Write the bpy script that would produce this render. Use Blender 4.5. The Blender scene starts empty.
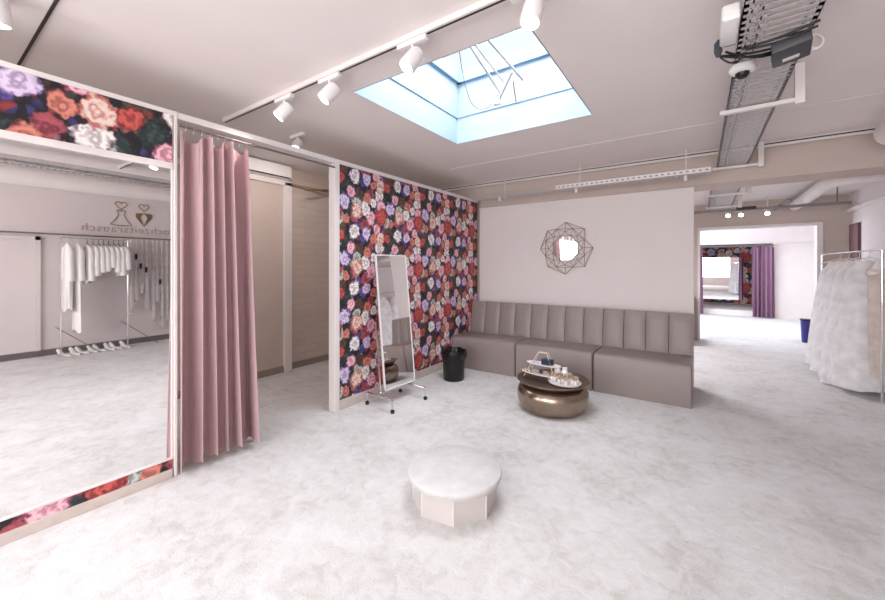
import bpy, bmesh, math, random
from math import sin, cos, pi, radians, sqrt
from mathutils import Vector, Matrix

random.seed(7)
SC = bpy.context.scene
COL = SC.collection

# ------------------------------------------------------------------ camera
YAW = math.atan(257.5 / 374.0)
cam_d = bpy.data.cameras.new('camera')
cam_d.sensor_width = 36.0
cam_d.lens = 36.0 * 374.0 / 885.0
cam_d.shift_y = -34.0 / 885.0
cam_d.clip_start = 0.05
cam = bpy.data.objects.new('camera', cam_d)
cam.location = (0, 0, 1.45)
cam.rotation_euler = (pi / 2, 0, YAW)
COL.objects.link(cam)
SC.camera = cam

# ------------------------------------------------------------------ world, exposure
world = bpy.data.worlds.new('world')
SC.world = world
world.use_nodes = True
bg = world.node_tree.nodes['Background']
bg.inputs[0].default_value = (0.88, 0.93, 1.0, 1)
bg.inputs[1].default_value = 1.0
SC.view_settings.view_transform = 'Standard'
SC.view_settings.look = 'None'
SC.view_settings.gamma = 1.0
SC.view_settings.use_curve_mapping = False
SC.view_settings.exposure = 0.13

# ------------------------------------------------------------------ large lights
def area(name, loc, size, power, color, direction):
    d = bpy.data.lights.new(name, 'AREA')
    d.shape = 'RECTANGLE'
    d.size, d.size_y = size
    d.energy = power
    d.color = color
    o = bpy.data.objects.new(name, d)
    o.location = loc
    o.rotation_euler = Vector(direction).to_track_quat('-Z', 'Y').to_euler()
    COL.objects.link(o)
    return o

CEIL = 2.82
area('sky_light_over_skylight', (-1.52, 2.79, 3.80), (1.5, 1.5), 92, (0.93, 0.965, 1.0), (0, 0, -1))
area('rear_skylight_fill', (-1.52, -1.2, 3.60), (1.5, 1.5), 90, (0.92, 0.96, 1.0), (0, 0, -1))  # added fill through an unseen rear skylight, suggested by a bluish ceiling tint
area('rear_window_fill', (-0.6, -3.25, 1.6), (4.8, 2.0), 250, (1.0, 0.98, 0.97), (0, 1, .22))  # added frontal fill from behind the camera, through an invented window
area('hall_fill_light', (-1.7, 7.1, 3.2), (1.5, 1.5), 170, (0.95, 0.95, 1.0), (0, 0, -1))  # added fill for the hall, above an unseen ceiling opening
area('daylight_far_window', (-1.75, 11.4, 1.4), (3.2, 2.0), 160, (0.80, 0.88, 1.0), (1, 0, 0))
area('far_room_fill', (0.9, 11.9, 3.1), (1.2, 1.2), 55, (0.90, 0.94, 1.0), (0, 0, -1))  # added overhead fill that brightens the far room

# ------------------------------------------------------------------ materials
def lin(c):
    return c / 12.92 if c <= 0.04045 else ((c + 0.055) / 1.055) ** 2.4

def rgb(r, g, b):
    return (lin(r / 255.0), lin(g / 255.0), lin(b / 255.0), 1.0)

def mat(name, color, rough=0.6, metal=0.0, bump=None, mottle=None, sheen=0.0, spec=0.5, emit=None, coat=0.0):
    m = bpy.data.materials.new(name)
    m.use_nodes = True
    nt = m.node_tree
    b = nt.nodes['Principled BSDF']
    b.inputs['Base Color'].default_value = color
    b.inputs['Roughness'].default_value = rough
    b.inputs['Metallic'].default_value = metal
    b.inputs['Specular IOR Level'].default_value = spec
    if sheen:
        b.inputs['Sheen Weight'].default_value = sheen
    if coat:
        b.inputs['Coat Weight'].default_value = coat
    if emit:
        b.inputs['Emission Color'].default_value = emit[0]
        b.inputs['Emission Strength'].default_value = emit[1]
    tc = nt.nodes.new('ShaderNodeTexCoord')
    if mottle is None:
        mottle = (5.0, 0.04)
    if mottle:
        n = nt.nodes.new('ShaderNodeTexNoise')
        n.inputs['Scale'].default_value = mottle[0]
        n.inputs['Detail'].default_value = 5
        nt.links.new(tc.outputs['Object'], n.inputs['Vector'])
        r = nt.nodes.new('ShaderNodeMapRange')
        r.inputs['From Min'].default_value = 0.35
        r.inputs['From Max'].default_value = 0.65
        nt.links.new(n.outputs['Fac'], r.inputs['Value'])
        mx = nt.nodes.new('ShaderNodeMix')
        mx.data_type = 'RGBA'
        k = 1 - mottle[1]
        mx.inputs['A'].default_value = (color[0] * k, color[1] * k, color[2] * k, 1)
        mx.inputs['B'].default_value = color
        nt.links.new(r.outputs['Result'], mx.inputs['Factor'])
        nt.links.new(mx.outputs['Result'], b.inputs['Base Color'])
    if bump:
        n = nt.nodes.new('ShaderNodeTexNoise')
        n.inputs['Scale'].default_value = bump[0]
        n.inputs['Detail'].default_value = 3
        nt.links.new(tc.outputs['Object'], n.inputs['Vector'])
        bp = nt.nodes.new('ShaderNodeBump')
        bp.inputs['Strength'].default_value = bump[1]
        bp.inputs['Distance'].default_value = bump[2] if len(bump) > 2 else 0.01
        nt.links.new(n.outputs['Fac'], bp.inputs['Height'])
        nt.links.new(bp.outputs['Normal'], b.inputs['Normal'])
    return m

def glass_mat(name, tint=(1, 1, 1, 1), gloss=0.12):
    m = bpy.data.materials.new(name)
    m.use_nodes = True
    nt = m.node_tree
    nt.nodes.clear()
    o = nt.nodes.new('ShaderNodeOutputMaterial')
    t = nt.nodes.new('ShaderNodeBsdfTransparent')
    t.inputs[0].default_value = tint
    g = nt.nodes.new('ShaderNodeBsdfGlossy')
    g.inputs['Roughness'].default_value = 0.02
    x = nt.nodes.new('ShaderNodeMixShader')
    x.inputs[0].default_value = gloss
    nt.links.new(t.outputs[0], x.inputs[1])
    nt.links.new(g.outputs[0], x.inputs[2])
    nt.links.new(x.outputs[0], o.inputs[0])
    return m

def veil_mat(name, color, dens):
    m = bpy.data.materials.new(name)
    m.use_nodes = True
    nt = m.node_tree
    nt.nodes.clear()
    o = nt.nodes.new('ShaderNodeOutputMaterial')
    t = nt.nodes.new('ShaderNodeBsdfTransparent')
    d = nt.nodes.new('ShaderNodeBsdfDiffuse')
    d.inputs[0].default_value = color
    tl = nt.nodes.new('ShaderNodeBsdfTranslucent')
    tl.inputs[0].default_value = color
    a = nt.nodes.new('ShaderNodeMixShader')
    a.inputs[0].default_value = 0.35
    nt.links.new(d.outputs[0], a.inputs[1])
    nt.links.new(tl.outputs[0], a.inputs[2])
    tc = nt.nodes.new('ShaderNodeTexCoord')
    n = nt.nodes.new('ShaderNodeTexNoise')
    n.inputs['Scale'].default_value = 9
    nt.links.new(tc.outputs['Object'], n.inputs['Vector'])
    r = nt.nodes.new('ShaderNodeMapRange')
    r.inputs['From Min'].default_value = 0.3
    r.inputs['From Max'].default_value = 0.7
    r.inputs['To Min'].default_value = dens - 0.12
    r.inputs['To Max'].default_value = min(1.0, dens + 0.12)
    nt.links.new(n.outputs['Fac'], r.inputs['Value'])
    x = nt.nodes.new('ShaderNodeMixShader')
    nt.links.new(r.outputs['Result'], x.inputs[0])
    nt.links.new(t.outputs[0], x.inputs[1])
    nt.links.new(a.outputs[0], x.inputs[2])
    nt.links.new(x.outputs[0], o.inputs[0])
    return m

def carpet_mat():
    m = mat('carpet', rgb(212, 206, 203), rough=0.95, mottle=False, sheen=0.15, spec=0.1)
    nt = m.node_tree
    b = nt.nodes['Principled BSDF']
    tc = nt.nodes.new('ShaderNodeTexCoord')
    def noise(scale, detail, dist=0.0):
        n = nt.nodes.new('ShaderNodeTexNoise')
        n.inputs['Scale'].default_value = scale
        n.inputs['Detail'].default_value = detail
        n.inputs['Distortion'].default_value = dist
        nt.links.new(tc.outputs['Object'], n.inputs['Vector'])
        return n
    n1 = noise(2.6, 7, 0.6)
    n2 = noise(13, 6, 0.8)
    n3 = noise(110, 2)
    def m2(op, a, b_):
        q = nt.nodes.new('ShaderNodeMath'); q.operation = op
        for i, v in enumerate((a, b_)):
            if isinstance(v, (int, float)): q.inputs[i].default_value = v
            else: nt.links.new(v, q.inputs[i])
        return q.outputs[0]
    s = m2('ADD', m2('MULTIPLY', n1.outputs['Fac'], 0.40), m2('MULTIPLY', n2.outputs['Fac'], 0.38))
    s = m2('ADD', s, m2('MULTIPLY', n3.outputs['Fac'], 0.22))
    cr = nt.nodes.new('ShaderNodeValToRGB')
    e = cr.color_ramp.elements
    e[0].position = 0.38; e[0].color = rgb(190, 186, 184)
    e[1].position = 0.60; e[1].color = rgb(216, 215, 216)
    k = e.new(0.47); k.color = rgb(205, 202, 201)
    nt.links.new(s, cr.inputs[0])
    nt.links.new(cr.outputs[0], b.inputs['Base Color'])
    bp = nt.nodes.new('ShaderNodeBump')
    bp.inputs['Strength'].default_value = 0.35
    bp.inputs['Distance'].default_value = 0.006
    nt.links.new(m2('ADD', n3.outputs['Fac'], m2('MULTIPLY', n2.outputs['Fac'], 1.5)), bp.inputs['Height'])
    nt.links.new(bp.outputs['Normal'], b.inputs['Normal'])
    return m

RED = (rgb(112, 30, 36), rgb(206, 92, 84))
ORG = (rgb(132, 60, 52), rgb(220, 138, 122))
PNK = (rgb(160, 72, 100), rgb(244, 194, 204))
STR = (rgb(178, 84, 74), rgb(236, 212, 200))
WHT = (rgb(150, 132, 140), rgb(250, 244, 240))
LAV = (rgb(128, 100, 150), rgb(226, 208, 234))
GRN = (rgb(48, 62, 58), rgb(200, 212, 204))
BRN = (rgb(34, 24, 28), rgb(104, 76, 62))
MAG = (rgb(84, 24, 42), rgb(176, 84, 96))
BLU = (rgb(32, 32, 84), rgb(96, 92, 168))
LEAF = (rgb(18, 26, 34), rgb(62, 80, 76))
# centre u, centre v (fractions of one repeat), radius in metres, colours, petal rings
FLOWERS = [
    (.36, .62, .060, LEAF, 3), (.60, .80, .070, LEAF, 3), (.10, .88, .060, LEAF, 3), (.88, .40, .055, LEAF, 3),
    (.30, .06, .060, LEAF, 3), (.75, .62, .050, LEAF, 3), (.52, .34, .035, BLU, 4), (.95, .72, .036, BLU, 4),
    (.30, .80, .038, BLU, 4), (.62, .12, .036, BLU, 4), (.13, .33, .040, BLU, 4), (.80, .95, .040, MAG, 5),
    (.45, .50, .048, MAG, 6), (.68, .35, .058, MAG, 6), (.20, .28, .050, BRN, 5), (.55, .92, .044, BRN, 5),
    (.16, .46, .050, GRN, 7), (.50, .74, .050, GRN, 7), (.93, .30, .046, PNK, 7), (.38, .93, .046, PNK, 7),
    (.80, .50, .062, PNK, 8), (.72, .84, .050, ORG, 7), (.00, .94, .056, WHT, 7), (.68, .66, .056, WHT, 7),
    (.25, .73, .058, LAV, 7), (.03, .74, .060, PNK, 8), (.45, .22, .056, WHT, 7), (.02, .13, .058, STR, 8),
    (.70, .20, .050, LAV, 7), (.50, .60, .066, STR, 9), (.05, .54, .078, RED, 11), (.86, .12, .040, ORG, 7),
    (.28, .44, .036, ORG, 6), (.86, .78, .036, WHT, 6), (.18, .14, .044, RED, 8),
]

def wallpaper(name, scale, off, dark, dens=1.28):
    TW, TH = 0.68 * scale, 0.59 * scale
    m = bpy.data.materials.new(name)
    m.use_nodes = True
    nt = m.node_tree
    b = nt.nodes['Principled BSDF']
    b.inputs['Roughness'].default_value = 0.55
    L = nt.links.new
    def vm(op, a, *rest):
        q = nt.nodes.new('ShaderNodeVectorMath'); q.operation = op
        for i, v in enumerate((a,) + rest):
            if isinstance(v, tuple): q.inputs[i].default_value = v
            else: L(v, q.inputs[i])
        return q
    def ma(op, *args):
        q = nt.nodes.new('ShaderNodeMath'); q.operation = op
        for i, v in enumerate(args):
            if isinstance(v, (int, float)): q.inputs[i].default_value = v
            else: L(v, q.inputs[i])
        return q.outputs[0]
    tc = nt.nodes.new('ShaderNodeTexCoord')
    base = vm('MULTIPLY', tc.outputs['Object'], (0, 1, 1)).outputs[0]
    base = vm('ADD', base, (0, off[0], off[1])).outputs[0]
    wr = vm('WRAP', base, (0.001, TW, TH), (0, 0, 0)).outputs[0]
    def noise(sc, det):
        n = nt.nodes.new('ShaderNodeTexNoise')
        n.inputs['Scale'].default_value = sc / scale
        n.inputs['Detail'].default_value = det
        L(base, n.inputs['Vector'])
        return n
    w1n = noise(13, 2)
    w1 = w1n.outputs['Fac']
    w2 = noise(38, 3).outputs['Fac']
    vo = nt.nodes.new('ShaderNodeTexVoronoi')
    vo.inputs['Scale'].default_value = 34 / scale
    L(base, vo.inputs['Vector'])
    warp = ma('ADD', ma('MULTIPLY', w1, 1.0), ma('MULTIPLY', w2, 0.9))
    warp = ma('SUBTRACT', warp, 0.95)
    pet = ma('MULTIPLY', vo.outputs['Distance'], 5.0)
    # dark foliage ground
    cr = nt.nodes.new('ShaderNodeValToRGB')
    e = cr.color_ramp.elements
    e[0].position = 0.42; e[0].color = rgb(10, 9, 18)
    e[1].position = 0.72; e[1].color = dark
    L(w2, cr.inputs[0])
    v2 = nt.nodes.new('ShaderNodeTexVoronoi')
    v2.inputs['Scale'].default_value = 24 / scale
    L(vm('ADD', base, vm('MULTIPLY', vm('ADD', w1n.outputs['Color'], (-.5, -.5, -.5)).outputs[0], (.06, .06, .06)).outputs[0]).outputs[0], v2.inputs['Vector'])
    s2 = nt.nodes.new('ShaderNodeSeparateColor')
    L(v2.outputs['Color'], s2.inputs[0])
    r2 = nt.nodes.new('ShaderNodeValToRGB')
    r2.color_ramp.interpolation = 'CONSTANT'
    ee = r2.color_ramp.elements
    ee[0].position = 0; ee[0].color = rgb(20, 22, 34)
    ee[1].position = .38; ee[1].color = rgb(54, 64, 66)
    for pp, cc_ in ((.52, rgb(96, 62, 54)), (.64, rgb(150, 96, 96)), (.74, rgb(60, 56, 110)), (.84, rgb(170, 150, 160)), (.92, rgb(140, 52, 54))):
        q_ = ee.new(pp); q_.color = cc_
    L(s2.outputs[0], r2.inputs[0])
    f2 = nt.nodes.new('ShaderNodeMapRange')
    f2.inputs['From Min'].default_value = .62; f2.inputs['From Max'].default_value = .25
    L(v2.outputs['Distance'], f2.inputs['Value'])
    m2_ = nt.nodes.new('ShaderNodeMix'); m2_.data_type = 'RGBA'
    L(f2.outputs[0], m2_.inputs['Factor']); L(cr.outputs[0], m2_.inputs['A']); L(r2.outputs[0], m2_.inputs['B'])
    col = m2_.outputs['Result']
    for (u, v, r, cc, k) in FLOWERS:
        r *= scale * dens
        d = vm('SUBTRACT', wr, (0, u * TW, v * TH)).outputs[0]
        d = vm('WRAP', d, (0.001, TW / 2, TH / 2), (-0.001, -TW / 2, -TH / 2)).outputs[0]
        d = vm('MULTIPLY', d, (0, 1 / r, 0.92 / r)).outputs[0]
        dl = ma('ADD', vm('LENGTH', d).outputs['Value'], warp)
        mask = nt.nodes.new('ShaderNodeMapRange')
        mask.inputs['From Min'].default_value = 1.08
        mask.inputs['From Max'].default_value = 0.88
        L(dl, mask.inputs['Value'])
        ring = ma('SINE', ma('ADD', ma('MULTIPLY', dl, float(k) * 1.1), pet))
        f = ma('MULTIPLY_ADD', ring, 0.40, 0.70)
        f = ma('SUBTRACT', f, ma('MULTIPLY', ma('POWER', ma('MAXIMUM', dl, 0.0), 3.0), 0.42))
        mc = nt.nodes.new('ShaderNodeMix'); mc.data_type = 'RGBA'
        mc.inputs['A'].default_value = cc[0]
        mc.inputs['B'].default_value = cc[1]
        L(f, mc.inputs['Factor'])
        mo = nt.nodes.new('ShaderNodeMix'); mo.data_type = 'RGBA'
        L(mask.outputs[0], mo.inputs['Factor'])
        L(col, mo.inputs['A'])
        L(mc.outputs['Result'], mo.inputs['B'])
        col = mo.outputs['Result']
    L(col, b.inputs['Base Color'])
    return m

def brick_mat():
    m = mat('painted_brick', rgb(206, 190, 180), rough=0.75, mottle=False)
    nt = m.node_tree
    b = nt.nodes['Principled BSDF']
    tc = nt.nodes.new('ShaderNodeTexCoord')
    sp = nt.nodes.new('ShaderNodeSeparateXYZ')
    cb = nt.nodes.new('ShaderNodeCombineXYZ')
    nt.links.new(tc.outputs['Object'], sp.inputs[0])
    nt.links.new(sp.outputs['Y'], cb.inputs['X'])
    nt.links.new(sp.outputs['Z'], cb.inputs['Y'])
    br = nt.nodes.new('ShaderNodeTexBrick')
    br.inputs['Scale'].default_value = 1.0
    br.inputs['Brick Width'].default_value = 0.42
    br.inputs['Row Height'].default_value = 0.10
    br.inputs['Mortar Size'].default_value = 0.003
    br.inputs['Color1'].default_value = rgb(208, 192, 182)
    br.inputs['Color2'].default_value = rgb(202, 186, 176)
    br.inputs['Mortar'].default_value = rgb(190, 172, 162)
    nt.links.new(cb.outputs[0], br.inputs['Vector'])
    nt.links.new(br.outputs['Color'], b.inputs['Base Color'])
    bp = nt.nodes.new('ShaderNodeBump')
    bp.inputs['Strength'].default_value = 0.25
    bp.inputs['Distance'].default_value = 0.003
    bp.invert = True
    nt.links.new(br.outputs['Fac'], bp.inputs['Height'])
    nt.links.new(bp.outputs['Normal'], b.inputs['Normal'])
    return m

M = dict(
    carpet=carpet_mat(),
    carpet_top=mat('podium_carpet', rgb(208, 206, 206), 0.95, bump=(110, .3, .005), mottle=(12, .10), spec=.1),
    wall=mat('wall_paint', rgb(222, 212, 211), 0.8, mottle=(3, 0.02)),
    ceiling=mat('ceiling_paint', rgb(238, 229, 227), 0.8, mottle=(2, 0.03)),
    beige=mat('beige_paint', rgb(198, 182, 174), 0.8),
    white=mat('white_paint', rgb(228, 220, 218), 0.5),
    white_gloss=mat('white_plastic', rgb(236, 232, 232), 0.3),
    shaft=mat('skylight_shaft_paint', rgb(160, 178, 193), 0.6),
    bluegrey=mat('skylight_frame', rgb(130, 160, 190), 0.4),
    board=mat('pale_wood_board', rgb(206, 192, 184), 0.6, mottle=(14, 0.10)),
    brick=brick_mat(),
    mirror=mat('mirror_glass', (0.90, 0.89, 0.89, 1), 0.015, 1.0, mottle=False),
    curtain=mat('rose_fabric', rgb(188, 156, 159), 0.9, sheen=0.1, bump=(260, 0.15, 0.002)),
    plum=mat('plum_fabric', rgb(146, 110, 136), 0.9, sheen=0.05),
    leather=mat('taupe_leather', rgb(140, 127, 124), 0.42, bump=(220, 0.12, 0.002), mottle=(7, 0.05)),
    seam=mat('dark_seam', rgb(84, 74, 72), 0.7),
    chrome=mat('chrome', (0.78, 0.78, 0.80, 1), 0.12, 1.0, mottle=False),
    galv=mat('galvanised_steel', rgb(196, 190, 190), 0.45, 0.25, mottle=(30, 0.12)),
    galv_d=mat('dull_steel_rail', rgb(126, 118, 118), 0.45, 0.5),
    bronze=mat('hammered_bronze', rgb(164, 146, 130), 0.25, 0.95, bump=(30, 0.4, 0.006), mottle=(6, 0.2)),
    bronze_d=mat('dark_bronze', rgb(120, 96, 82), 0.32, 0.9, mottle=(8, 0.2)),
    gold=mat('gold_metal', rgb(196, 172, 142), 0.3, 0.9),
    goldp=mat('antique_gold_paint', rgb(150, 124, 92), 0.4, 0.6),
    black=mat('black_plastic', rgb(15, 15, 17), 0.4),
    bag=mat('black_bin_liner', rgb(12, 12, 14), 0.2, bump=(40, 0.6, 0.01)),
    anthracite=mat('anthracite_box', rgb(58, 58, 64), 0.5),
    slot=mat('track_slot', rgb(50, 42, 42), 0.6),
    label=mat('paper_label', rgb(226, 224, 222), 0.7),
    vinyl=mat('stool_vinyl', rgb(198, 191, 188), 0.4),
    satin=mat('white_satin', rgb(238, 234, 232), 0.5, sheen=0.3),
    ivory=mat('ivory_fabric', rgb(212, 196, 184), 0.7),
    tulle=veil_mat('white_tulle', rgb(250, 248, 250), 0.86),
    tulle_i=veil_mat('ivory_tulle', rgb(238, 226, 220), 0.78),
    veil=veil_mat('veil_net', rgb(240, 236, 236), 0.55),
    pane=glass_mat('window_glass', gloss=0.08),
    blue=mat('blue_plastic', rgb(44, 44, 120), 0.4),
    maroon=mat('maroon_panel', rgb(104, 62, 66), 0.6),
    lampface=mat('lamp_face', (1, 1, 1, 1), 0.4, mottle=False, emit=((1.0, 0.95, 0.90, 1), 6.0)),
    wood=mat('light_wood', rgb(160, 128, 100), 0.6, mottle=(20, 0.15)),
    letter=mat('pale_gold_lettering', rgb(178, 160, 146), 0.5),
    glassware=mat('clear_glassware', rgb(214, 206, 204), 0.1, coat=0.5),
    teal=mat('dark_teal_velvet', rgb(34, 46, 66), 0.5),
    lilac=mat('lilac_card', rgb(206, 190, 216), 0.6),
    paper_near=wallpaper('floral_wallpaper_large', 1.45, (0.31, 0.30), rgb(40, 32, 32), 1.16),
    paper=wallpaper('floral_wallpaper', 1.0, (0.06, 0.09), rgb(52, 46, 54)),
    paper_far=wallpaper('floral_wallpaper_far', 1.7, (0.0, 0.0), rgb(52, 46, 54)),
)

# ------------------------------------------------------------------ mesh helpers
class MB:
    def __init__(s):
        s.bm = bmesh.new()
    def box(s, x0, x1, y0, y1, z0, z1, bevel=0.0, seg=2, mtx=None):
        r = bmesh.ops.create_cube(s.bm, size=1.0)
        vs = r['verts']
        for v in vs:
            v.co = Vector(((x0 + x1) / 2 + v.co.x * (x1 - x0), (y0 + y1) / 2 + v.co.y * (y1 - y0), (z0 + z1) / 2 + v.co.z * (z1 - z0)))
        if mtx is not None:
            for v in vs: v.co = mtx @ v.co
        if bevel:
            es = list({e for v in vs for e in v.link_edges})
            bmesh.ops.bevel(s.bm, geom=es, offset=bevel, segments=seg, affect='EDGES', profile=0.5)
        return s
    def tube(s, pts, r, n=8, closed=False, radii=None):
        pts = [Vector(p) for p in pts]
        N = len(pts)
        rings = []
        prev = None
        for i, p in enumerate(pts):
            if closed:
                t = (pts[(i + 1) % N] - pts[i - 1])
            else:
                t = pts[min(i + 1, N - 1)] - pts[max(i - 1, 0)]
            t.normalize()
            if prev is None:
                a = Vector((0, 0, 1)) if abs(t.z) < 0.9 else Vector((1, 0, 0))
                u = t.cross(a).normalized()
            else:
                u = (prev - t * prev.dot(t))
                u = u.normalized() if u.length > 1e-6 else t.orthogonal().normalized()
            prev = u
            w = t.cross(u)
            rr = radii[i] if radii else r
            rings.append([s.bm.verts.new(p + (u * cos(2 * pi * k / n) + w * sin(2 * pi * k / n)) * rr) for k in range(n)])
        m = N if closed else N - 1
        for i in range(m):
            a, b = rings[i], rings[(i + 1) % N]
            for k in range(n):
                s.bm.faces.new((a[k], a[(k + 1) % n], b[(k + 1) % n], b[k]))
        if not closed:
            s.bm.faces.new(list(reversed(rings[0])))
            s.bm.faces.new(rings[-1])
        return s
    def lathe(s, prof, n=32, cx=0, cy=0, cap=True, phase=0.0, ex=1.0, ey=1.0):
        rings = []
        for (r, z) in prof:
            rings.append([s.bm.verts.new((cx + ex * r * cos(phase + 2 * pi * k / n), cy + ey * r * sin(phase + 2 * pi * k / n), z)) for k in range(n)])
        for i in range(len(rings) - 1):
            a, b = rings[i], rings[i + 1]
            for k in range(n):
                s.bm.faces.new((a[k], a[(k + 1) % n], b[(k + 1) % n], b[k]))
        if cap:
            s.bm.faces.new(list(reversed(rings[0])))
            s.bm.faces.new(rings[-1])
        return s
    def loft(s, rings, cap=True, closed=True):
        R = [[s.bm.verts.new(p) for p in r] for r in rings]
        n = len(R[0])
        for a, b in zip(R, R[1:]):
            for k in range(n if closed else n - 1):
                s.bm.faces.new((a[k], a[(k + 1) % n], b[(k + 1) % n], b[k]))
        if cap and closed:
            s.bm.faces.new(list(reversed(R[0])))
            s.bm.faces.new(R[-1])
        return s
    def xform(s, m):
        for v in s.bm.verts: v.co = m @ v.co
        return s
    def build(s, name, material, parent=None, smooth=False, loc=None):
        bmesh.ops.recalc_face_normals(s.bm, faces=s.bm.faces)
        me = bpy.data.meshes.new(name)
        s.bm.to_mesh(me)
        s.bm.free()
        me.materials.append(material)
        if smooth:
            for p in me.polygons: p.use_smooth = True
            try:
                me.set_sharp_from_angle(angle=radians(42))
            except Exception:
                pass
        o = bpy.data.objects.new(name, me)
        COL.objects.link(o)
        if parent is not None: o.parent = parent
        if loc is not None: o.location = loc
        return o

def tag(o, label=None, cat=None, group=None, kind=None):
    if label: o['label'] = label
    if cat: o['category'] = cat
    if group: o['group'] = group
    if kind: o['kind'] = kind
    return o

def thing(name, loc, label, cat, group=None, rotz=0.0):
    o = bpy.data.objects.new(name, None)
    o.empty_display_size = 0.1
    COL.objects.link(o)
    o.location = loc
    o.rotation_euler = (0, 0, rotz)
    return tag(o, label, cat, group)

def dup(root, loc, label=None, group=None, rot=None):
    r = root.copy(); COL.objects.link(r)
    r.location = loc
    if rot is not None: r.rotation_euler = rot
    if label: r['label'] = label
    if group: r['group'] = group
    for ch in list(root.children):
        c = ch.copy(); COL.objects.link(c); c.parent = r
        for g in list(ch.children):
            d = g.copy(); COL.objects.link(d); d.parent = c
    return r

def struct(name, mb, m, parent=None, smooth=False):
    o = mb.build(name, m, parent, smooth)
    if parent is None: o['kind'] = 'structure'
    return o

# ------------------------------------------------------------------ SETTING
XL, XR, YB = -4.75, 2.75, -3.0
struct('floor', MB().box(XL - .1, XR + .1, YB - .1, 18.0, -0.1, 0.0), M['carpet'])

# ceiling with two skylight holes, the rear one unseen and serving the fill
SX0, SX1, SY0, SY1 = -2.25, -0.80, 2.02, 3.55
RX0, RX1, RY0, RY1 = -2.25, -0.80, -1.95, -0.45
c = MB()
for (a, b_, y0, y1) in [(XL - .1, SX0, YB - .1, 5.5), (SX1, XR + .1, YB - .1, 5.5), (SX0, SX1, YB - .1, RY0), (SX0, SX1, RY1, SY0), (SX0, SX1, SY1, 5.5)]:
    c.box(a, b_, y0, y1, CEIL, CEIL + .08)
struct('ceiling', c, M['ceiling'])

# seams between the ceiling boards
struct('trim_1', MB().box(-4.7, -0.9, 0.452, 0.466, CEIL - .008, CEIL - .001), M['slot'])
struct('trim_2', MB().box(-2.9, 2.7, 4.40, 4.42, CEIL - .006, CEIL - .001), M['white'])

def skylight(idx, x0, x1, y0, y1):
    x0 += .006; x1 -= .006; y0 += .006; y1 -= .006
    t = 0.05; zm = 3.10; zt = 3.50; i = 0.05
    s = MB()
    def ring(xa, xb, ya, yb, z): return [(xa, ya, z), (xb, ya, z), (xb, yb, z), (xa, yb, z)]
    s.loft([ring(x0, x1, y0, y1, CEIL - .002), ring(x0, x1, y0, y1, zm), ring(x0 + .012, x1 - .012, y0 + .012, y1 - .012, zm),
            ring(x0 + i, x1 - i, y0 + i, y1 - i, zt),
            ring(x0 - t, x1 + t, y0 - t, y1 + t, zt), ring(x0 - t, x1 + t, y0 - t, y1 + t, CEIL + .085), ring(x0 - .004, x1 + .004, y0 - .004, y1 + .004, CEIL + .085), ring(x0 - .004, x1 + .004, y0 - .004, y1 + .004, CEIL - .002)], cap=False)
    w = struct('window_%d' % idx, s, M['shaft'])
    f = MB()
    a0, a1, b0, b1 = x0 + i, x1 - i, y0 + i, y1 - i
    g = .035
    f.box(a0, a1, b0, b0 + g, zt - .05, zt + .06).box(a0, a1, b1 - g, b1, zt - .05, zt + .06)
    f.box(a0, a0 + g, b0, b1, zt - .05, zt + .06).box(a1 - g, a1, b0, b1, zt - .05, zt + .06)
    f.build('window_frame', M['bluegrey'], w)
    MB().box(a0, a1, b0, b1, zt + .065, zt + .075).build('pane', M['pane'], w)
    return w
skylight(1, SX0, SX1, SY0, SY1)
skylight(2, RX0, RX1, RY0, RY1)

# beam across the room, hall ceiling beyond
struct('trim_3', MB().box(-4.75, XR, 5.50, 5.95, 2.43, CEIL + .08), M['beige'])
HZ = 2.64
hc = MB()
hx0, hx1, hy0, hy1 = -2.4, -1.0, 6.4, 7.8  # out-of-view opening put in to let the hall fill through
for (a, b_, y0, y1) in [(-4.75, hx0, 5.95, 9.0), (hx1, XR, 5.95, 9.0), (hx0, hx1, 5.95, hy0), (hx0, hx1, hy1, 9.0)]:
    hc.box(a, b_, y0, y1, HZ, HZ + .08)
struct('ceiling_hall', hc, M['ceiling'])

# walls
struct('wall_left', MB().box(XL - .1, XL, YB, 9.0, 0, CEIL), M['brick'])
w = MB().box(XR, XR + .1, YB, 4.6, 0, CEIL)
struct('wall_right', w, M['wall'])
struct('wall_right_step', MB().box(2.03, 2.75, 4.6, 8.9, 0, CEIL), M['wall'])
struct('trim_4', MB().box(1.97, 2.03, 4.7, 8.9, 2.33, 2.38, .008), M['white'])
# back wall with an unseen wide window, put in to admit frontal fill
wb = MB()
wb.box(XL, -3.1, YB - .1, YB, 0, CEIL).box(1.9, XR, YB - .1, YB, 0, CEIL).box(-3.1, 1.9, YB - .1, YB, 0, .55).box(-3.1, 1.9, YB - .1, YB, 2.6, CEIL)
struct('wall_back', wb, M['wall'])
wf = MB()
for x in (-3.1, -1.45, 0.2, 1.85): wf.box(x, x + .05, YB - .08, YB - .02, .55, 2.6)
wf.box(-3.1, 1.9, YB - .08, YB - .02, .55, .60).box(-3.1, 1.9, YB - .08, YB - .02, 2.55, 2.6)
wf = struct('window_3', wf, M['white'])
MB().box(-3.05, 1.85, YB - .055, YB - .045, .6, 2.55).build('pane', M['pane'], wf)

# free standing wall behind the banquette
struct('wall_banquette', MB().box(-2.94, -0.06, 5.33, 5.43, 0, 2.385, .004), M['wall'])

# hall end wall with the wide opening
we = MB()
we.box(XL, 0.0, 8.9, 9.05, 0, HZ).box(1.66, 2.3, 8.9, 9.05, 0, HZ).box(0.0, 1.66, 8.9, 9.05, 2.16, HZ)
struct('wall_hall_end', we, M['beige'])
struct('trim_5', MB().box(-.04, 0.0, 8.88, 9.07, 0, 2.16).box(1.645, 1.72, 8.88, 9.07, 0, 2.148).box(-.04, 1.72, 8.88, 9.07, 2.148, 2.20), M['white'])
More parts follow.
